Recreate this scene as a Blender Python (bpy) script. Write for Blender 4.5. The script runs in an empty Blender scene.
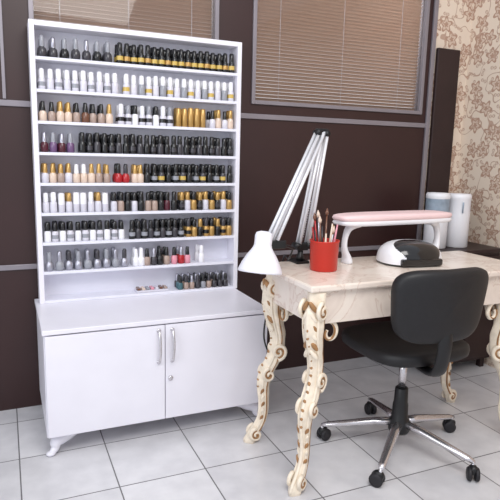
import bpy, bmesh, math, random
from mathutils import Vector, Matrix
random.seed(7)
S=bpy.context.scene
S.view_settings.view_transform='Standard'

# ------------------------------------------------------------ materials
def srgb(r,g,b):
    def f(c):
        c/=255.0
        return c/12.92 if c<=0.04045 else ((c+0.055)/1.055)**2.4
    return (f(r),f(g),f(b),1.0)
def mat(name,col,rough=0.5,metal=0.0,noise=0.0,nscale=8.0,coat=0.0,spec=0.5,trans=0.0):
    m=bpy.data.materials.new(name); m.use_nodes=True
    nt=m.node_tree; b=nt.nodes['Principled BSDF']
    b.inputs['Roughness'].default_value=rough
    b.inputs['Metallic'].default_value=metal
    b.inputs['Coat Weight'].default_value=coat
    b.inputs['Specular IOR Level'].default_value=spec
    b.inputs['Transmission Weight'].default_value=trans
    c=srgb(*col)
    tc=nt.nodes.new('ShaderNodeTexCoord'); n=nt.nodes.new('ShaderNodeTexNoise')
    n.inputs['Scale'].default_value=nscale; n.inputs['Detail'].default_value=4
    nt.links.new(tc.outputs['Object'],n.inputs['Vector'])
    r=nt.nodes.new('ShaderNodeValToRGB')
    k=noise
    r.color_ramp.elements[0].position=0.3; r.color_ramp.elements[1].position=0.7
    r.color_ramp.elements[0].color=(c[0]*(1-k),c[1]*(1-k),c[2]*(1-k),1)
    r.color_ramp.elements[1].color=(min(1,c[0]*(1+k)),min(1,c[1]*(1+k)),min(1,c[2]*(1+k)),1)
    nt.links.new(n.outputs['Fac'],r.inputs['Fac'])
    nt.links.new(r.outputs['Color'],b.inputs['Base Color'])
    return m

M_white=mat('white_laminate',(234,232,240),0.35,noise=0.02)
M_whitein=mat('white_board',(230,230,240),0.5,noise=0.02)
M_brown=mat('brown_laminate',(50,27,26),0.42,noise=0.12,nscale=3)
M_alu=mat('aluminium_trim',(140,134,140),0.4,metal=0.3,noise=0.05)
M_chrome=mat('chrome',(215,212,215),0.2,metal=0.9,noise=0.04)
M_steel=mat('brushed_steel',(232,232,236),0.35,metal=0.3,noise=0.05)
M_black=mat('black_plastic',(18,18,20),0.4,noise=0.1)
M_leather=mat('black_leatherette',(18,17,20),0.5,noise=0.25,nscale=60)
M_rubber=mat('caster_rubber',(30,28,32),0.55,noise=0.1)
M_cream=mat('cream_lacquer',(236,223,203),0.4,noise=0.12,nscale=30)
M_gold=mat('antique_gold',(162,120,78),0.45,metal=0.15,noise=0.3,nscale=40)
M_lampw=mat('lamp_enamel',(238,238,246),0.3,noise=0.01)
M_red=mat('red_plastic',(196,44,30),0.35,noise=0.05)
M_pink=mat('pink_vinyl',(238,208,208),0.5,noise=0.03)
M_wplas=mat('white_plastic',(236,236,240),0.3,noise=0.01)
M_gloss=mat('black_gloss',(12,12,14),0.15,noise=0.05,coat=0.5)
M_dark=mat('dark_wood',(42,26,26),0.45,noise=0.2,nscale=6)
M_label=mat('label_grey_blue',(150,165,180),0.5,noise=0.15,nscale=30)

def marble():
    m=bpy.data.materials.new('cream_marble'); m.use_nodes=True
    nt=m.node_tree; b=nt.nodes['Principled BSDF']; b.inputs['Roughness'].default_value=0.25
    tc=nt.nodes.new('ShaderNodeTexCoord')
    n=nt.nodes.new('ShaderNodeTexNoise'); n.inputs['Scale'].default_value=6; n.inputs['Detail'].default_value=8; n.inputs['Distortion'].default_value=1.8
    nt.links.new(tc.outputs['Object'],n.inputs['Vector'])
    r=nt.nodes.new('ShaderNodeValToRGB'); e=r.color_ramp.elements
    e[0].position=0.3; e[0].color=srgb(224,209,196)
    e[1].position=0.72; e[1].color=srgb(238,228,216)
    x=e.new(0.5); x.color=srgb(233,220,207)
    x=e.new(0.475); x.color=srgb(214,193,178)
    x=e.new(0.45); x.color=srgb(231,217,204)
    nt.links.new(n.outputs['Fac'],r.inputs['Fac']); nt.links.new(r.outputs['Color'],b.inputs['Base Color'])
    return m
M_marble=marble()

def mkmath(nt):
    L=nt.links.new
    def mth(op,a,bv=None):
        n=nt.nodes.new('ShaderNodeMath'); n.operation=op
        for i,v in enumerate((a,bv)):
            if v is None: continue
            if isinstance(v,(int,float)): n.inputs[i].default_value=v
            else: L(v,n.inputs[i])
        return n.outputs[0]
    return mth

def tiles():
    m=bpy.data.materials.new('ceramic_floor_tiles'); m.use_nodes=True
    nt=m.node_tree; b=nt.nodes['Principled BSDF']; L=nt.links.new
    g=nt.nodes.new('ShaderNodeNewGeometry'); s=nt.nodes.new('ShaderNodeSeparateXYZ'); L(g.outputs['Position'],s.inputs[0])
    mth=mkmath(nt)
    T=0.333
    def edge(sock,off):
        u=mth('DIVIDE',mth('ADD',sock,10*T-off),T)
        fr=mth('FRACT',u)
        return mth('MINIMUM',fr,mth('SUBTRACT',1.0,fr)),mth('FLOOR',u)
    ex,ix=edge(s.outputs[0],0.005); ey,iy=edge(s.outputs[1],0.225)
    d=mth('MINIMUM',ex,ey)
    gr=mth('LESS_THAN',d,0.0075)
    cmb=nt.nodes.new('ShaderNodeCombineXYZ'); L(ix,cmb.inputs[0]); L(iy,cmb.inputs[1])
    wn=nt.nodes.new('ShaderNodeTexWhiteNoise'); L(cmb.outputs[0],wn.inputs['Vector'])
    n=nt.nodes.new('ShaderNodeTexNoise'); n.inputs['Scale'].default_value=9; n.inputs['Detail'].default_value=6
    L(g.outputs['Position'],n.inputs['Vector'])
    f=mth('ADD',mth('MULTIPLY',n.outputs['Fac'],0.8),mth('MULTIPLY',wn.outputs['Value'],0.2))
    r=nt.nodes.new('ShaderNodeValToRGB'); r.color_ramp.elements[0].position=.3; r.color_ramp.elements[1].position=.75
    r.color_ramp.elements[0].color=srgb(204,203,206); r.color_ramp.elements[1].color=srgb(228,227,229)
    L(f,r.inputs['Fac'])
    mx=nt.nodes.new('ShaderNodeMix'); mx.data_type='RGBA'
    L(gr,mx.inputs['Factor']); L(r.outputs['Color'],mx.inputs['A']); mx.inputs['B'].default_value=srgb(112,110,112)
    L(mx.outputs['Result'],b.inputs['Base Color'])
    L(mth('ADD',0.2,mth('MULTIPLY',gr,0.5)),b.inputs['Roughness'])
    bp=nt.nodes.new('ShaderNodeBump'); bp.inputs['Strength'].default_value=0.3; bp.inputs['Distance'].default_value=0.003
    L(mth('SUBTRACT',1.0,gr),bp.inputs['Height']); L(bp.outputs['Normal'],b.inputs['Normal'])
    return m
M_tiles=tiles()

def wallpaper():
    m=bpy.data.materials.new('floral_wallpaper'); m.use_nodes=True
    nt=m.node_tree; b=nt.nodes['Principled BSDF']; L=nt.links.new; b.inputs['Roughness'].default_value=0.7
    g=nt.nodes.new('ShaderNodeNewGeometry'); s=nt.nodes.new('ShaderNodeSeparateXYZ'); L(g.outputs['Position'],s.inputs[0])
    mth=mkmath(nt)
    hx=mth('SUBTRACT',s.outputs[0],s.outputs[1])
    c=nt.nodes.new('ShaderNodeCombineXYZ'); L(hx,c.inputs[0]); L(s.outputs[2],c.inputs[1])
    def flowers(scale,off,petals,rad,amp,thr):
        mp=nt.nodes.new('ShaderNodeMapping'); mp.inputs['Location'].default_value=(off,off*1.7,0); L(c.outputs[0],mp.inputs['Vector'])
        v=nt.nodes.new('ShaderNodeTexVoronoi'); v.voronoi_dimensions='2D'; v.inputs['Scale'].default_value=scale; v.inputs['Randomness'].default_value=0.7
        L(mp.outputs[0],v.inputs['Vector'])
        sub=nt.nodes.new('ShaderNodeVectorMath'); sub.operation='SUBTRACT'; L(mp.outputs[0],sub.inputs[0]); L(v.outputs['Position'],sub.inputs[1])
        s2=nt.nodes.new('ShaderNodeSeparateXYZ'); L(sub.outputs[0],s2.inputs[0])
        ang=mth('ARCTAN2',s2.outputs[1],s2.outputs[0])
        s3=nt.nodes.new('ShaderNodeSeparateColor'); L(v.outputs['Color'],s3.inputs[0])
        ang=mth('ADD',ang,mth('MULTIPLY',s3.outputs[0],6.28))
        pr=mth('ADD',rad,mth('MULTIPLY',mth('COSINE',mth('MULTIPLY',ang,petals)),amp))
        q=mth('DIVIDE',v.outputs['Distance'],pr)
        inside=mth('LESS_THAN',q,1.0)
        ring=mth('GREATER_THAN',mth('SINE',mth('MULTIPLY',q,9.0)),thr)
        return mth('MULTIPLY',inside,mth('ADD',.35,mth('MULTIPLY',ring,.65)))
    f1=flowers(8,0.3,5,0.31,0.09,0.1)
    f2=flowers(15,1.9,2,0.21,0.13,0.3)
    n=nt.nodes.new('ShaderNodeTexNoise'); n.inputs['Scale'].default_value=7; n.inputs['Detail'].default_value=1; L(c.outputs[0],n.inputs['Vector'])
    vn=mth('LESS_THAN',mth('ABSOLUTE',mth('SUBTRACT',n.outputs['Fac'],0.5)),0.010)
    fac=mth('MAXIMUM',mth('MULTIPLY',f1,0.8),mth('MAXIMUM',mth('MULTIPLY',f2,0.65),mth('MULTIPLY',vn,0.65)))
    mx=nt.nodes.new('ShaderNodeMix'); mx.data_type='RGBA'
    L(fac,mx.inputs['Factor']); mx.inputs['A'].default_value=srgb(224,208,190); mx.inputs['B'].default_value=srgb(158,116,94)
    L(mx.outputs['Result'],b.inputs['Base Color'])
    return m
M_paper=wallpaper()

def slatmat():
    m=bpy.data.materials.new('blind_slats'); m.use_nodes=True
    nt=m.node_tree; L=nt.links.new
    out=nt.nodes['Material Output']; b=nt.nodes['Principled BSDF']; b.inputs['Roughness'].default_value=.5
    b.inputs['Base Color'].default_value=srgb(192,170,156)
    t=nt.nodes.new('ShaderNodeBsdfTranslucent'); t.inputs[0].default_value=srgb(222,202,186)
    n=nt.nodes.new('ShaderNodeTexNoise'); n.inputs['Scale'].default_value=3
    r=nt.nodes.new('ShaderNodeMapRange'); r.inputs['To Min'].default_value=.25; r.inputs['To Max'].default_value=.4
    L(n.outputs['Fac'],r.inputs['Value'])
    mx=nt.nodes.new('ShaderNodeMixShader'); L(r.outputs[0],mx.inputs[0]); L(b.outputs[0],mx.inputs[1]); L(t.outputs[0],mx.inputs[2]); L(mx.outputs[0],out.inputs[0])
    return m
M_slat=slatmat()
def glassmat():
    m=bpy.data.materials.new('window_glass'); m.use_nodes=True
    nt=m.node_tree; L=nt.links.new; out=nt.nodes['Material Output']
    t=nt.nodes.new('ShaderNodeBsdfTransparent'); t.inputs[0].default_value=(.95,.94,.93,1)
    g=nt.nodes.new('ShaderNodeBsdfGlossy'); g.inputs['Roughness'].default_value=.03
    f=nt.nodes.new('ShaderNodeFresnel'); f.inputs[0].default_value=1.3
    mx=nt.nodes.new('ShaderNodeMixShader'); L(f.outputs[0],mx.inputs[0]); L(t.outputs[0],mx.inputs[1]); L(g.outputs[0],mx.inputs[2]); L(mx.outputs[0],out.inputs[0])
    return m
M_glass=glassmat()

# ------------------------------------------------------------ mesh builder
def spow(v,e): return math.copysign(abs(v)**e,v)
class B:
    def __init__(s): s.v=[];s.f=[];s.m=[];s.sm=[];s.mats=[]
    def mi(s,m):
        if m not in s.mats: s.mats.append(m)
        return s.mats.index(m)
    def add(s,vs,fs,m,smooth=True,M=None):
        o=len(s.v)
        vs=[Vector(v) for v in vs]
        if M is not None: vs=[M@v for v in vs]
        s.v+= [tuple(v) for v in vs]
        for f in fs:
            s.f.append(tuple(i+o for i in f)); s.sm.append(smooth); s.m.append(s.mi(m))
    def box(s,x0,x1,y0,y1,z0,z1,m,bev=0.0,M=None):
        bm=bmesh.new(); bmesh.ops.create_cube(bm,size=1)
        for v in bm.verts:
            v.co=Vector(((x0+x1)/2+v.co.x*(x1-x0),(y0+y1)/2+v.co.y*(y1-y0),(z0+z1)/2+v.co.z*(z1-z0)))
        if bev>0: bmesh.ops.bevel(bm,geom=list(bm.edges),offset=bev,segments=2,profile=0.5,affect='EDGES')
        bm.verts.index_update()
        s.add([v.co.copy() for v in bm.verts],[[v.index for v in f.verts] for f in bm.faces],m,False,M)
        bm.free()
    def lathe(s,prof,c,m,seg=16,M=None,smooth=True):
        vs=[];c=Vector(c)
        for p in prof:
            for i in range(seg):
                a=2*math.pi*i/seg; vs.append((p[0]*math.cos(a),p[0]*math.sin(a),p[1]))
        T=Matrix.Translation(c)
        if M is not None: T=T@M
        o=len(s.v); s.v+=[tuple(T@Vector(v)) for v in vs]
        for k in range(len(prof)-1):
            mm=prof[k][2] if len(prof[k])>2 else m
            for i in range(seg):
                j=(i+1)%seg
                s.f.append((o+k*seg+i,o+k*seg+j,o+(k+1)*seg+j,o+(k+1)*seg+i)); s.sm.append(smooth); s.m.append(s.mi(mm))
        for k,rev in ((0,True),(len(prof)-1,False)):
            if prof[k][0]>1e-5:
                f=[o+k*seg+i for i in range(seg)]
                if rev: f.reverse()
                s.f.append(tuple(f)); s.sm.append(False); s.m.append(s.mi(prof[max(0,k-1)][2] if len(prof[max(0,k-1)])>2 else m))
    def tube(s,pts,rad,m,seg=10,flat=1.0,up=None):
        pts=[Vector(p) for p in pts]; n=len(pts)
        if not hasattr(rad,'__len__'): rad=[rad]*n
        T=[]
        for i in range(n):
            a=pts[max(0,i-1)]; b=pts[min(n-1,i+1)]; T.append((b-a).normalized())
        N=Vector(up) if up is not None else (Vector((0,0,1)) if abs(T[0].z)<0.9 else Vector((1,0,0)))
        vs=[]
        for i in range(n):
            N=(N-T[i]*N.dot(T[i]))
            if N.length<1e-6: N=T[i].orthogonal()
            N.normalize(); Bn=T[i].cross(N)
            for k in range(seg):
                a=2*math.pi*k/seg
                vs.append(pts[i]+N*(math.cos(a)*rad[i]*flat)+Bn*(math.sin(a)*rad[i]))
        fs=[]
        for i in range(n-1):
            for k in range(seg):
                j=(k+1)%seg; fs.append((i*seg+k,i*seg+j,(i+1)*seg+j,(i+1)*seg+k))
        fs.append(tuple(range(seg-1,-1,-1))); fs.append(tuple((n-1)*seg+k for k in range(seg)))
        s.add(vs,fs,m,True)
    def sell(s,r,e1,e2,m,M=None,deform=None,nu=32,nv=16,half=False):
        vs=[];fs=[]
        v0=0.0 if half else -math.pi/2
        for j in range(nv+1):
            ph=v0+(math.pi/2-v0)*j/nv
            for i in range(nu):
                th=2*math.pi*i/nu
                p=Vector((r[0]*spow(math.cos(ph),e1)*spow(math.cos(th),e2),r[1]*spow(math.cos(ph),e1)*spow(math.sin(th),e2),r[2]*spow(math.sin(ph),e1)))
                if deform: p=deform(p)
                vs.append(p)
        for j in range(nv):
            for i in range(nu):
                k=(i+1)%nu; fs.append((j*nu+i,j*nu+k,(j+1)*nu+k,(j+1)*nu+i))
        if half: fs.append(tuple(range(nu-1,-1,-1)))
        if not isinstance(m,bpy.types.Material):
            mats=[m(sum((vs[i] for i in f),Vector())/len(f)) for f in fs]
            o=len(s.v); s.v+=[tuple((M@v) if M is not None else v) for v in vs]
            for f,mm in zip(fs,mats): s.f.append(tuple(i+o for i in f)); s.sm.append(True); s.m.append(s.mi(mm))
        else: s.add(vs,fs,m,True,M)
    def obj(s,name,parent=None):
        me=bpy.data.meshes.new(name); me.from_pydata(s.v,[],s.f)
        for m in s.mats: me.materials.append(m)
        me.polygons.foreach_set('material_index',s.m); me.polygons.foreach_set('use_smooth',s.sm)
        me.update()
        o=bpy.data.objects.new(name,me); S.collection.objects.link(o)
        if parent: o.parent=parent
        return o
def catmull(pts,n=5):
    P=[Vector(p) for p in pts]; out=[]
    for i in range(len(P)-1):
        p0=P[max(0,i-1)];p1=P[i];p2=P[i+1];p3=P[min(len(P)-1,i+2)]
        for k in range(n):
            t=k/n
            out.append(0.5*((2*p1)+(-p0+p2)*t+(2*p0-5*p1+4*p2-p3)*t*t+(-p0+3*p1-3*p2+p3)*t**3))
    out.append(P[-1]); return out
def empty(name,loc=(0,0,0)):
    e=bpy.data.objects.new(name,None); S.collection.objects.link(e); return e

# ------------------------------------------------------------ room
WY=2.70
b=B(); b.box(-1.6,2.70,-0.8,2.80,-0.05,0.0,M_tiles); b.obj('floor')
W1=(0.13,1.0); W2=(1.184,2.29); WZ0,WZ1=1.475,2.30
b=B()
b.box(-1.6,2.34,WY,WY+.08,0,WZ0,M_brown)
b.box(-1.6,W1[0],WY,WY+.08,WZ0,WZ1,M_brown)
b.box(W1[1],W2[0],WY,WY+.08,WZ0,WZ1,M_brown)
b.box(W2[1],2.34,WY,WY+.08,WZ0,WZ1,M_brown)
b.box(-1.6,2.34,WY,WY+.08,WZ1,2.6,M_brown)
b.obj('wall_back')
b=B(); b.box(2.34,2.70,WY+0.0,WY+.08,0,2.6,M_paper); b.obj('wall_alcove')
b=B(); b.box(2.62,2.70,-0.8,WY,0,2.6,M_paper); b.obj('wall_right')
b=B(); b.box(-1.6,2.335,WY-.010,WY,1.400,1.426,M_alu,0.002); b.obj('trim_1')
b=B(); b.box(-1.6,2.335,WY-.010,WY,0.674,0.698,M_alu,0.002); b.obj('trim_2')
b=B(); b.box(2.325,2.352,WY-.014,WY,0,2.6,M_alu,0.002); b.obj('trim_3')
b=B(); b.box(0.012,0.026,WY-.010,WY,1.43,2.6,M_alu,0.002); b.obj('trim_4')
for k,(xa,xb) in enumerate((W1,W2)):
    par=empty('window_%d'%(k+1))
    b=B(); t=0.020
    b.box(xa,xa+t,WY-.012,WY+.05,WZ0,WZ1,M_alu,.002); b.box(xb-t,xb,WY-.012,WY+.05,WZ0,WZ1,M_alu,.002)
    b.box(xa+t,xb-t,WY-.012,WY+.05,WZ0,WZ0+t,M_alu,.002); b.box(xa+t,xb-t,WY-.012,WY+.05,WZ1-t,WZ1,M_alu,.002)
    b.obj('frame',par)
    b=B(); b.box(xa+t,xb-t,WY+.012,WY+.015,WZ0+t,WZ1-t,M_glass); b.obj('pane',par)
    b=B(); z=WZ0+t+.010
    while z<WZ1-t-.01:
        Mx=Matrix.Translation(((xa+xb)/2,WY+.034,z))@Matrix.Rotation(math.radians(-38),4,'X')
        b.box(-(xb-xa)/2+t+.003,(xb-xa)/2-t-.003,-.0105,.0105,-.0006,.0006,M_slat,0,Mx)
        z+=0.0178
    for f in (0.15,0.5,0.85):
        xx=xa+(xb-xa)*f; b.tube([(xx,WY+.021,WZ0+t),(xx,WY+.021,WZ1-t)],.0012,M_whitein,6)
    b.obj('blind',par)

# ------------------------------------------------------------ shelf cabinet
cab=empty('nail_polish_display_cabinet')
b=B()
CX0,CX1,CY0,CY1=0.11,1.065,2.19,2.685
b.box(CX0-.006,CX1+.006,CY0-.016,CY1,.514,.534,M_white,.003)
b.box(CX0,CX0+.02,CY0,CY1,.087,.514,M_white); b.box(CX1-.02,CX1,CY0,CY1,.087,.514,M_white)
b.box(CX0+.02,CX1-.02,CY0,CY1,.087,.107,M_white); b.box(CX0+.02,CX1-.02,CY1-.012,CY1,.107,.514,M_white)
b.obj('base',cab)
mid=0.587
b=B(); b.box(CX0+.004,mid-.0015,CY0-.018,CY0-.001,.092,.509,M_white,.002); b.obj('door_left',cab)
b=B(); b.box(mid+.0015,CX1-.004,CY0-.018,CY0-.001,.092,.509,M_white,.002); b.obj('door_right',cab)
b=B()
for hx in (mid-.028,mid+.030):
    pts=[(hx,CY0-.018,.352),(hx,CY0-.032,.357),(hx,CY0-.044,.385),(hx,CY0-.048,.42),(hx,CY0-.044,.455),(hx,CY0-.032,.483),(hx,CY0-.018,.488)]
    b.tube(catmull(pts,4),[.0060]*25,M_chrome,8)
    for z in (.352,.488): b.lathe([(.009,0),(.009,.004),(.006,.006)],(hx,CY0-.017,z),M_chrome,12,Matrix.Rotation(math.radians(90),4,'X'))
b.lathe([(.011,0),(.011,.006),(.007,.009),(.004,.009)],(mid+.022,CY0-.017,.275),M_chrome,16,Matrix.Rotation(math.radians(90),4,'X'))
b.obj('handles',cab)
b=B()
def cfoot(x,y,sx,sy):
    pts=[(x+sx*.085,y+sy*.045,.084),(x+sx*.055,y+sy*.035,.064),(x+sx*.025,y+sy*.02,.048),(x+sx*.020,y+sy*.014,.026),(x+sx*.004,y-sy*.002,.012)]
    c=catmull(pts,4); n=len(c)
    b.tube(c,[.026*(1-i/(n-1))+.011 for i in range(n)],M_white,10)
    xa,xb=sorted((x,x+sx*.11)); b.box(xa,xb,y+.01,y+.06,.072,.088,M_white,.002)
    b.sell((.019,.016,.011),1,1,M_white,Matrix.Translation((x+sx*.002,y,.0112)),nu=14,nv=8)
for x,sx in ((CX0+.01,1),(CX1-.01,-1)):
    cfoot(x,CY0+.012,sx,1)
    y=CY1-.02
    b.tube([(x+sx*.03,y-.03,.086),(x+sx*.02,y-.02,.04),(x+sx*.01,y-.012,.001)],[.024,.016,.014],M_white,10)
b.obj('feet',cab)
UX0,UX1,UY0,UY1,UZ1=0.122,1.078,2.578,2.685,1.747
b=B()
b.box(UX0,UX0+.022,UY0,UY1,.534,UZ1,M_white,.002); b.box(UX1-.022,UX1,UY0,UY1,.534,UZ1,M_white,.002)
b.box(UX0+.022,UX1-.022,UY0,UY1,UZ1-.022,UZ1,M_white,.002)
b.box(UX0+.022,UX1-.022,UY1-.006,UY1,.534,UZ1-.022,M_whitein)
SZ=[1.603-.132*k for k in range(9)]
for k,z in enumerate(SZ): b.box(UX0+.022,UX1-.022,UY0+.002,UY1-.006,z-(.0125 if k==8 else .013),z,M_whitein,.001)
b.obj('upper_shelves',cab)

# ------------------------------------------------------------ bottles
def bm_(n,c,r=.25,metal=0): return mat('polish_'+n,c,r,metal,noise=.03,coat=.3)
C=dict(black=bm_('black',(22,22,24)),char=bm_('char',(58,56,62)),white=bm_('white',(240,240,244)),grey=bm_('grey',(150,152,160)),
 silver=bm_('silver',(175,175,186),.3,.7),gold=bm_('gold',(190,152,88),.3,.5),nude=bm_('nude',(222,200,182)),red=bm_('red',(175,25,35)),
 maroon=bm_('maroon',(80,25,40)),pink=bm_('pink',(225,150,165)),label=bm_('label',(205,175,90)),clear=bm_('clear',(214,212,222)),
 teal=bm_('teal',(60,100,108)),brown=bm_('brownc',(110,70,50)),purple=bm_('purple',(110,80,120)),taupe=bm_('taupe',(172,150,138)))
b=B()
def bottle(x,y,z,kind,body,cap,s=1.0,label=None):
    body=C[body];cap=C[cap];lab=C[label] if label else body
    if kind=='round':
        p=[(.013,0,body),(.0180,.004,body),(.0195,.018,body),(.0175,.034,body),(.010,.043,cap),(.0112,.046,cap),(.0102,.08,cap),(.0065,.088,cap)]
    elif kind=='gel':
        p=[(.0135,0,body),(.0155,.002,body),(.0155,.014,lab),(.0155,.032,body),(.0145,.044,body),(.0105,.049,cap),(.0118,.052,cap),(.0108,.085,cap),(.007,.089,cap)]
    elif kind=='tall':
        p=[(.0125,0,body),(.0145,.002,body),(.0145,.036,cap),(.0147,.038,cap),(.014,.083,cap),(.010,.088,cap)]
    else:
        p=[(.013,0,body),(.0165,.003,body),(.0165,.036,body),(.011,.043,cap),(.0112,.046,cap),(.0085,.081,cap),(.006,.084,cap)]
    p=[(a*s,h*s,m) for a,h,m in p]
    b.lathe(p,(x,y,z),body,10)
def row(k,segs):
    z=SZ[k]; x0=UX0+.028; w=UX1-UX0-.056
    for fa,fb,n,kinds in segs:
        st=w*(fb-fa)/n
        for i in range(n):
            kd=kinds[i%len(kinds)] if len(kinds)<4 else random.choice(kinds)
            x=x0+w*fa+st*(i+.5)
            lb=kd[3] if len(kd)>3 else None
            bottle(x+random.uniform(-.0012,.0012),UY0+.026+random.uniform(-.002,.003),z,kd[0],kd[1],kd[2],random.uniform(.97,1.03),lb)
            if random.random()<.8: bottle(x+random.uniform(-.006,.006),UY0+.068,z,kd[0],kd[1],kd[2],random.uniform(.95,1.02),lb)
row(0,[(0,.355,7,[('round','char','grey'),('round','char','silver'),('round','black','grey')]),(.37,1,18,[('gel','black','black','label'),('gel','black','black','gold'),('gel','black','black','label')])])
row(1,[(0,.38,10,[('gel','clear','white','grey'),('gel','clear','white')]),(.40,1,16,[('gel','clear','white','label'),('gel','clear','white'),('gel','grey','white')])])
row(2,[(0,.35,9,[('gel','nude','black'),('sq','nude','gold'),('sq','taupe','black'),('sq','nude','black'),('sq','brown','black')]),(.37,.66,8,[('gel','clear','white','black'),('gel','clear','grey','char'),('gel','white','black')]),(.67,.84,5,[('tall','gold','gold')]),(.86,1,4,[('sq','clear','black'),('gel','nude','gold')])])
row(3,[(0,.16,4,[('sq','maroon','silver'),('sq','purple','grey')]),(.18,1,23,[('gel','black','black'),('gel','black','black','char'),('gel','char','black')])])
row(4,[(0,.33,9,[('sq','nude','gold'),('sq','nude','white'),('sq','clear','gold'),('sq','taupe','gold')]),(.35,.43,2,[('round','red','black'),('round','red','char')]),(.44,.5,2,[('sq','nude','gold')]),(.5,1,13,[('gel','black','black'),('gel','black','black','grey'),('gel','char','black','label')])])
row(5,[(0,.32,9,[('tall','clear','white'),('tall','nude','white'),('gel','clear','gold'),('gel','clear','white')]),(.33,.68,10,[('gel','maroon','black'),('gel','black','black'),('gel','clear','black'),('gel','taupe','black')]),(.69,1,9,[('gel','black','gold','char'),('gel','clear','gold'),('gel','gold','black')])])
row(6,[(0,.4,11,[('gel','white','black','white'),('gel','clear','black','grey')]),(.42,.72,9,[('gel','black','black','grey'),('gel','char','black')]),(.73,1,8,[('gel','gold','char','black'),('gel','gold','black'),('gel','black','gold')])])
row(7,[(0,.42,9,[('round','silver','grey'),('round','grey','silver'),('round','silver','char')]),(.44,.5,2,[('sq','white','white')]),(.50,.64,4,[('sq','taupe','black'),('sq','char','silver'),('sq','black','black')]),(.65,.76,3,[('sq','pink','black'),('sq','red','silver')]),(.80,.84,1,[('gel','white','white')])])
z=SZ[8]
for i in range(27):
    x=UX0+.03+.70*.896+(i%9)*.030; y=UY0+.020+(i//9)*.028
    bottle(x,y,z,'sq',random.choice(['teal','char','silver','char','black','grey','taupe']),random.choice(['black','silver','char']),.82)
b.obj('nail_polish_bottles')
b=B()
b.box(.56,.72,UY0+.012,UY0+.075,SZ[8]+.0005,SZ[8]+.010,C['clear'],.002)
for i in range(7): b.box(.566+i*.022,.582+i*.022,UY0+.02,UY0+.065,SZ[8]+.010,SZ[8]+.020,C[['brown','nude','grey','pink','clear','brown','taupe'][i]],.002)
b.obj('nail_tip_tray')

# ------------------------------------------------------------ manicure table
tab=empty('manicure_table')
TX0,TX1,TY0,TY1,TZ=0.962,2.07,1.63,2.08,.77
b=B(); b.box(TX0,TX1,TY0,TY1,TZ-.024,TZ,M_marble,.006); b.obj('top',tab)
b=B()
ax0,ax1,ay0,ay1=TX0+.025,TX1-.09,TY0+.022,TY1-.03
b.box(ax0,ax1,ay0,ay0+.02,.622,TZ-.024,M_marble,.002); b.box(ax0,ax1,ay1-.02,ay1,.622,TZ-.024,M_marble,.002)
b.box(ax0,ax0+.02,ay0+.02,ay1-.02,.622,TZ-.024,M_marble,.002); b.box(ax1-.02,ax1,ay0+.02,ay1-.02,.622,TZ-.024,M_marble,.002)
b.obj('apron',tab)
prof=[(.745,.004,.036),(.70,.010,.040),(.65,.018,.043),(.59,.018,.040),(.53,.006,.034),(.47,-.008,.030),(.42,-.006,.030),(.37,.008,.032),(.33,.028,.033),(.29,.044,.029),(.24,.050,.024),(.18,.046,.020),(.12,.048,.020),(.08,.062,.022),(.045,.084,.025),(.015,.102,.027),(0.0,.104,.025)]
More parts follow.
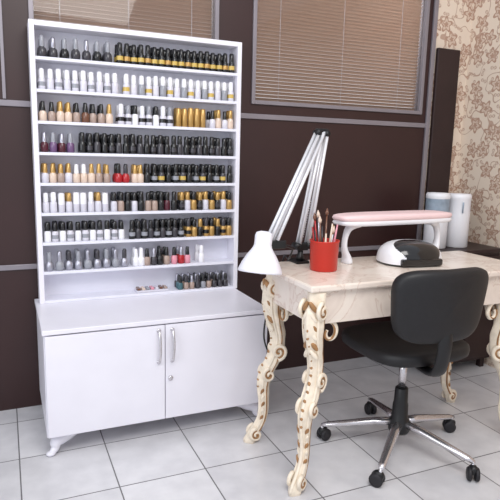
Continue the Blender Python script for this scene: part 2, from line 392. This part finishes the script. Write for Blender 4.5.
def leg(name,cx,cy,dx,dy,sy=.55):
    b=B(); o=Vector((dx*1.0,dy*sy,0)).normalized(); t=Vector((-o.y,o.x,0)); c0=Vector((cx,cy,0))
    P=catmull([(p[0],p[1],p[2]*.95) for p in prof],4); seg=24; vs=[]
    for p in P:
        z=max(0,p.x)
        for k in range(seg):
            a=2*math.pi*k/seg
            rr=p.z*(1+.10*math.cos(4*a)+.05*math.cos(8*a))
            if math.cos(a)>.8: rr*=1.10
            rr*=1+.035*math.sin(z*95)
            q=c0+o*(p.y+rr*math.cos(a))+t*(rr*.92*math.sin(a)); vs.append((q.x,q.y,z))
    fs=[]
    n=len(P)
    for i in range(n-1):
        for k in range(seg):
            j=(k+1)%seg; fs.append((i*seg+k,(i+1)*seg+k,(i+1)*seg+j,i*seg+j))
    fs.append(tuple(range(seg))); fs.append(tuple((n-1)*seg+k for k in range(seg-1,-1,-1)))
    b.add(vs,fs,M_cream,True)
    def at(u,z,s): return c0+o*u+t*s+Vector((0,0,z))
    def vol(u,z,R,turns,start,s,m,r=.006,dirn=1):
        pts=[];N=26
        for i in range(N):
            f=i/(N-1); a=start+dirn*turns*2*math.pi*f; rr=R*(1-f*.85)
            pts.append(at(u+rr*math.cos(a),z+rr*math.sin(a),s*(1+.15*f)))
        b.tube(pts,[r*(1-.35*i/(N-1)) for i in range(N)],m,8)
    for s in (-1,1):
        vol(.026,.675,.034,1.5,math.pi/2,.037*s,M_cream,.0085,-1)
        vol(.026,.675,.025,1.2,math.pi/2,.038*s,M_gold,.0058,-1)
        vol(.000,.405,.036,1.4,-math.pi/2,.029*s,M_cream,.0095,-1)
        vol(.000,.405,.026,1.1,-math.pi/2,.030*s,M_gold,.0065,-1)
        vol(.038,.305,.030,1.3,math.pi/2,.028*s,M_cream,.0085,-1)
        vol(.038,.305,.021,1.0,math.pi/2,.029*s,M_gold,.006,-1)
        vol(.086,.038,.029,1.4,math.pi/2,.021*s,M_cream,.009,-1)
        vol(.086,.038,.020,1.1,math.pi/2,.023*s,M_gold,.0062,-1)
        rib=[at(p.y-.2*p.z,p.x,s*p.z*.88) for p in P[6:-6]]
        b.tube(rib,.0045,M_gold,6)
        rib2=[at(p.y+.50*p.z,p.x,s*p.z*.78) for p in P[8:-8]]
        b.tube(rib2,.0058,M_cream,6)
        for i in range(6):
            z=.715-.036*i; u=.032-.004*i
            Mx=Matrix.Translation(at(u+.022,z-.02,s*.015))@Matrix.Rotation(math.atan2(o.y,o.x),4,'Z')@Matrix.Rotation(.55*s,4,'X')@Matrix.Rotation(.35,4,'Y')
            b.sell((.010,.0095,.025),1,1,M_cream if i%2 else M_gold,Mx,nu=10,nv=8)
        for i in range(5):
            z=.23-.03*i; pu=min(P,key=lambda q:abs(q.x-z))
            Mx=Matrix.Translation(at(pu.y+pu.z*.6,z,s*pu.z*.8))@Matrix.Rotation(.5*s,4,'X')
            b.sell((.008,.006,.018),1,1,M_cream if i%2 else M_gold,Mx,nu=8,nv=6)
    rid=[at(p.y+p.z*1.06,max(.006,p.x),0) for p in P[3:-3]]
    b.tube(rid,[.0075]*len(rid),M_cream,8)
    for i in range(13):
        z=.61-.03*i
        pu=min(P,key=lambda q:abs(q.x-z))
        b.sell((.006,.008,.009),1,1,M_gold,Matrix.Translation(at(pu.y+pu.z*1.14,z,0)),nu=8,nv=6)
    for e in (Vector((-dx,0,0)),Vector((0,-dy,0))):
        pts=[]
        for i in range(22):
            f=i/21; a=math.pi*f*1.6; R=.045*(1-.55*f)
            pts.append(c0+e*(.045+R*math.sin(a)*.9+.02*f)+Vector((0,0,.585+R*math.cos(a))))
        b.tube(pts,[.011*(1-.5*i/21) for i in range(22)],M_cream,8)
        pts=[p+o*.008 for p in pts]
        b.tube(pts,[.0045]*22,M_gold,6)
    b.obj(name,tab)
leg('leg_1',TX0+.050,TY0+.040,-1,-1)
leg('leg_2',1.935,TY0+.040,1,-1)
leg('leg_3',TX0+.062,TY1-.072,-1,1,.1)
leg('leg_4',1.935,TY1-.072,1,1,.1)

# ------------------------------------------------------------ office chair
ch=empty('office_chair')
cx,cy=1.487,1.745
b=B()
for k in range(5):
    a=math.radians(4+72*k); d=Vector((math.cos(a),math.sin(a),0)); c=Vector((cx,cy,0))
    pts=[c+d*.02+Vector((0,0,.118)),c+d*.10+Vector((0,0,.112)),c+d*.2+Vector((0,0,.094)),c+d*.30+Vector((0,0,.076)),c+d*.325+Vector((0,0,.070))]
    b.tube(pts,[.022,.020,.018,.015,.010],M_chrome,10,flat=.75)
b.obj('star_base',ch)
b=B()
b.lathe([(.040,.075),(.045,.085),(.045,.125),(.034,.14),(.032,.20),(.029,.21),(.027,.27),(.022,.275)],(cx,cy,0),M_black,20)
b.lathe([(.016,.27),(.016,.40)],(cx,cy,0),M_chrome,16)
b.box(cx-.09,cx+.09,cy-.08,cy+.08,.395,.43,M_black,.01)
b.tube([(cx+.05,cy,.41),(cx+.16,cy+.02,.405),(cx+.22,cy+.03,.40)],.006,M_black,8)
b.obj('gas_column',ch)
b=B()
for k in range(5):
    a=math.radians(4+72*k); c=Vector((cx+.322*math.cos(a),cy+.322*math.sin(a),0))
    b.tube([c+Vector((0,0,.035)),c+Vector((0,0,.072))],.007,M_chrome,8)
    wa=a+math.radians(55+40*k); ax=Vector((math.cos(wa),math.sin(wa),0)); R=ax.to_track_quat('Z','Y').to_matrix().to_4x4()
    sd=Vector((-ax.y,ax.x,0))*.012
    for s in (-1,1):
        b.lathe([(.012,-.008),(.024,-.007),(.027,-.003),(.027,.004),(.023,.008),(.012,.009)],c+ax*(.014*s)+sd+Vector((0,0,.027)),M_rubber,18,R)
    b.sell((.016,.022,.020),.8,.8,M_black,Matrix.Translation(c+sd*.6+Vector((0,0,.042)))@Matrix.Rotation(wa,4,'Z'),nu=14,nv=8)
b.obj('casters',ch)
b=B()
b.sell((.225,.215,.036),.5,.55,M_leather,Matrix.Translation((cx,cy+.01,.468)),nu=40,nv=14)
b.obj('seat',ch)
b=B()
Mb=Matrix.Translation((1.436,1.48,.696))@Matrix.Rotation(math.radians(-3),4,'Z')@Matrix.Rotation(math.radians(6),4,'X')
Rp=Matrix.Rotation(math.radians(90),4,'X')
def bd3(p):
    w=1+.08*(p.y/.150)
    x=p.x*w
    return Vector((x,p.y,p.z-1.1*x*x))
b.sell((.200,.138,.034),.5,.46,M_leather,Mb@Rp,bd3,nu=56,nv=18)
b.obj('backrest',ch)
b=B()
b.tube(catmull([(cx,cy-.04,.413),(cx-.02,cy-.16,.412),(cx-.045,cy-.245,.44),(1.436,1.472,.53),(1.436,1.472,.60)],5),[.014]*21,M_black,10,flat=2.0,up=(1,0,0))
b.obj('back_bracket',ch)

# ------------------------------------------------------------ desk lamp
lp=empty('desk_lamp')
base=Vector((1.135,2.030,TZ)); elbow=Vector((1.218,2.035,1.315)); hd=Vector((.918,1.885,.885))
b=B()
b.box(base.x-.03,base.x+.03,base.y-.03,TY1+.012,TZ+.0005,TZ+.012,M_black,.003)
b.box(base.x-.03,base.x+.03,TY1+.002,TY1+.012,TZ-.09,TZ+.012,M_black,.003)
b.box(base.x-.03,base.x+.03,TY1-.022,TY1+.012,TZ-.09,TZ-.080,M_black,.003)
b.lathe([(.017,.012),(.017,.03),(.012,.035),(.012,.06)],base,M_black,16)
b.box(base.x-.02,base.x+.03,base.y-.018,base.y+.018,TZ+.055,TZ+.085,M_black,.004)
b.obj('clamp',lp)
b=B()
p0=base+Vector((0,0,.075))
def bar(a,c,m=M_steel,r=.0070): b.tube([a,c],r,m,8)
off=Vector((.034,0,0)); dy=Vector((0,.012,0))
for s in (-1,1):
    bar(p0-off*.35+dy*s,elbow-off*.1+dy*s); bar(p0+off*.9+dy*s,elbow+off*.6+dy*s)
side=Vector((.030,.004,.012))
yy=Vector((.35,-.6,0)).normalized()*.009
for s in (-1,1):
    bar(elbow-off*.6+yy*s,hd-side*.5+yy*s); bar(elbow+off*.1+yy*s,hd+side*.9+yy*s)
def spring(a,c,R=.006,turns=16):
    a=Vector(a);c=Vector(c);ax=(c-a).normalized();n=ax.orthogonal().normalized();m=ax.cross(n);pts=[]
    for i in range(turns*8+1):
        f=i/(turns*8);an=f*turns*2*math.pi
        pts.append(a+(c-a)*f+n*(R*math.cos(an))+m*(R*math.sin(an)))
    b.tube(pts,.0012,M_steel,5)
spring(p0+Vector((.005,0,.03)),p0.lerp(elbow,.4)+Vector((.004,0,0)))
spring(elbow.lerp(hd,.98),elbow.lerp(hd,.6))
b.obj('arms',lp)
b=B()
b.tube([elbow+Vector((-.022,-.02,0)),elbow+Vector((-.022,.02,0))],.012,M_black,12)
b.tube([elbow+Vector((.018,-.02,-.004)),elbow+Vector((.018,.02,-.004))],.012,M_black,12)
b.box(elbow.x-.030,elbow.x+.030,elbow.y-.006,elbow.y+.006,elbow.z-.012,elbow.z+.016,M_black,.003)
b.tube([p0+Vector((-.02,-.022,0)),p0+Vector((-.02,.022,0))],.013,M_black,12)
b.tube([p0+Vector((.034,-.022,0)),p0+Vector((.034,.022,0))],.013,M_black,12)
b.box(hd.x-.03,hd.x+.07,hd.y-.008,hd.y+.008,hd.z-.022,hd.z+.010,M_black,.004)
b.tube([hd+Vector((.055,0,-.006)),hd+Vector((.12,.03,-.028))],.006,M_black,8)
b.tube([hd+Vector((-.01,-.02,0)),hd+Vector((-.01,.02,0))],.014,M_black,12)
hc=Vector((.872,1.852,.855))
b.tube([hd,hc+Vector((.028,.012,.032))],.010,M_black,8)
b.obj('joints',lp)
b=B()
R=Matrix.Rotation(math.radians(8),4,'Y')@Matrix.Rotation(math.radians(-6),4,'X')
R=R@Matrix.Scale(1.07,4)
b.lathe([(.076,-.068),(.079,-.066),(.078,-.060),(.068,-.035),(.053,-.008),(.040,.010),(.033,.022),(.031,.030),(.031,.062),(.027,.073),(.012,.078),(.0001,.078)],hc,M_lampw,32,R)
b.obj('shade',lp)
b=B()
b.sell((.026,.026,.03),1,1,M_wplas,Matrix.Translation(hc+Vector((0,0,-.05))),nu=16,nv=10)
b.obj('bulb',lp)
b=B()
pts=[hd+Vector((.12,.03,-.028)),(1.06,1.99,.80),(1.09,2.09,.79),(1.085,2.11,.70),(1.07,2.115,.55),(1.10,2.12,.42),(1.06,2.12,.34),(1.02,2.12,.42),(1.03,2.115,.55),(1.07,2.115,.66)]
c=catmull(pts,6); b.tube(c,.004,M_black,8)
b.obj('cord',lp)

# ------------------------------------------------------------ cup
cup=empty('brush_cup')
b=B(); cc=(1.155,1.872,TZ)
b.lathe([(.052,.0008),(.054,.004),(.058,.115),(.060,.117),(.060,.121),(.056,.121),(.052,.01),(.0001,.008)],cc,M_red,32)
b.obj('holder',cup)
b=B()
cols=['gold','red','nude','brown','black','pink','silver','nude','gold','red','clear','char','brown']
for i,cn in enumerate(cols):
    a=i*2.4; r=.012+.022*((i*37)%10)/10
    p=Vector((cc[0]+r*math.cos(a),cc[1]+r*math.sin(a),TZ+.012)); h=.135+.075*((i*53)%10)/10
    q=p+Vector((math.cos(a)*.024,math.sin(a)*.024,h))
    b.tube([p,p.lerp(q,.6),q],[.0035,.0045,.003],C[cn],8)
    if i%3==0:
        dd=(q-p).normalized(); b.tube([q,q+dd*.012,q+dd*.03],[.005,.008,.001],C['brown' if i%2 else 'nude'],8)
b.obj('brushes',cup)

# ------------------------------------------------------------ arm rest
ar=empty('manicure_arm_rest')
A0=Vector((1.265,1.965,0));A1=Vector((1.895,2.005,0)); mc=(A0+A1)/2; ang=math.atan2(A1.y-A0.y,A1.x-A0.x); Lh=(A1-A0).length/2
RM=Matrix.Translation((mc.x,mc.y,.965))@Matrix.Rotation(ang,4,'Z')
b=B(); b.sell((Lh,.072,.018),.5,.45,M_pink,RM,nu=48,nv=12); b.obj('pad',ar)
b=B(); b.sell((Lh-.004,.070,.014),.4,.4,M_wplas,RM@Matrix.Translation((0,0,-.02)),nu=48,nv=10)
for s in (-1,1):
    pts=[(s*(Lh-.11),0,-.025),(s*(Lh-.068),0,-.045),(s*(Lh-.050),0,-.085),(s*(Lh-.048),0,-.13),(s*(Lh-.062),0,-.168),(s*(Lh-.066),0,-.1925)]
    c=[RM@v for v in catmull(pts,4)]
    n=len(c); b.tube(c,[.036-.018*math.sin(math.pi*min(1,i/(n-1)*1.1)) for i in range(n)],M_wplas,14,flat=.6,up=(1,0,0))
b.obj('stand',ar)

# ------------------------------------------------------------ uv lamp
b=B()
def um(c):
    q=((c.x-.004)/.104)**2+((c.y+.050)/.070)**2
    return M_gloss if (q<1 and c.z>.02) or c.z<.010 else M_wplas
UMx=Matrix.Translation((1.60,1.895,TZ+.001))@Matrix.Rotation(math.radians(-8),4,'Z')
b.sell((.138,.110,.098),.7,.8,um,UMx,nu=120,nv=60,half=True)
b.sell((.02,.014,.004),1,1,M_wplas,UMx@Matrix.Translation((-.01,-.062,.085))@Matrix.Rotation(.6,4,'X'),nu=16,nv=8)
b.box(-.095,.095,-.114,-.085,.004,.034,M_gloss,.008,UMx)
b.obj('uv_nail_lamp')

# ------------------------------------------------------------ side cabinet, canisters, panel
b=B()
b.box(2.14,2.60,2.30,2.66,.06,.70,M_dark,.003); b.box(2.13,2.612,2.285,2.668,.70,.72,M_dark,.003)
b.box(2.155,2.365,2.285,2.30,.08,.68,M_dark,.003); b.box(2.375,2.59,2.285,2.30,.08,.68,M_dark,.003)
for x in (2.16,2.55):
    for y in (2.32,2.62): b.box(x,x+.03,y,y+.03,0,.06,M_dark)
b.tube([(2.35,2.275,.36),(2.35,2.275,.44)],.004,M_chrome,8); b.tube([(2.39,2.275,.36),(2.39,2.275,.44)],.004,M_chrome,8)
b.obj('side_cabinet')
for i,(x,y,h) in enumerate(((2.235,2.44,.31),(2.385,2.43,.305))):
    b=B()
    b.lathe([(.060,0,M_wplas),(.064,.004,M_wplas),(.064,h*.62,M_label if i==0 else M_wplas),(.0645,h*.9,M_wplas),(.066,h*.91,M_wplas),(.066,h-.01,M_wplas),(.060,h,M_wplas),(.02,h+.002,M_wplas)],(x,y,.7205),M_wplas,28)
    if i==1: b.tube([(x-.03,y-.0635+.0,.721+.2),(x-.03,y-.064,.721+.26)],.004,M_label,6)
    b.obj('canister' if i==0 else 'canister.001')
b=B()
b.box(2.362,2.53,2.672,2.694,0.0,1.86,M_dark,.004)
b.obj('dark_wood_panel')

# ------------------------------------------------------------ lights & world
w=bpy.data.worlds.new('World'); S.world=w; w.use_nodes=True
bg=w.node_tree.nodes['Background']; bg.inputs[0].default_value=(.89,.92,1.0,1); bg.inputs[1].default_value=.88
def area(name,loc,tgt,size,e,col,sy=None):
    l=bpy.data.lights.new(name,'AREA'); l.energy=e; l.size=size; l.color=col
    if sy: l.shape='RECTANGLE'; l.size_y=sy
    o=bpy.data.objects.new(name,l); S.collection.objects.link(o); o.location=loc
    o.rotation_euler=(Vector(tgt)-Vector(loc)).to_track_quat('-Z','Y').to_euler()
area('added_overhead_light',(0.6,0.2,2.9),(0.9,2.0,.6),1.4,46,(1,.975,.95))  # area light added overhead for highlights, no fixture behind it
area('window_daylight',(-1.5,0.6,1.7),(0.9,2.2,.8),1.2,18,(.92,.95,1))
area('added_blind_backlight_spot',(2.15,3.15,2.1),(2.0,2.7,1.85),.28,5,(.88,.93,1),.6)  # small lamp added behind the right window's blind to make a bright spot
area('added_blind_backlight_wide',(1.3,3.9,2.8),(1.4,2.7,1.8),1.6,22,(1,.96,.92))  # large weaker lamp added behind both windows to brighten the slats

# ------------------------------------------------------------ camera
cam=bpy.data.cameras.new('Camera'); cam.sensor_width=36; cam.lens=39.96; cam.clip_start=.02
co=bpy.data.objects.new('Camera',cam); S.collection.objects.link(co)
Rv=Vector((.9153,-.4020,.0236)); Uv=Vector((.0468,.1653,.9851)); F=Vector((.4000,.9005,-.1703))
F.normalize(); Rv=F.cross(Uv).normalized(); Uv=Rv.cross(F)
co.matrix_world=Matrix(((Rv.x,Uv.x,-F.x,0),(Rv.y,Uv.y,-F.y,0),(Rv.z,Uv.z,-F.z,1.22),(0,0,0,1)))
S.camera=co
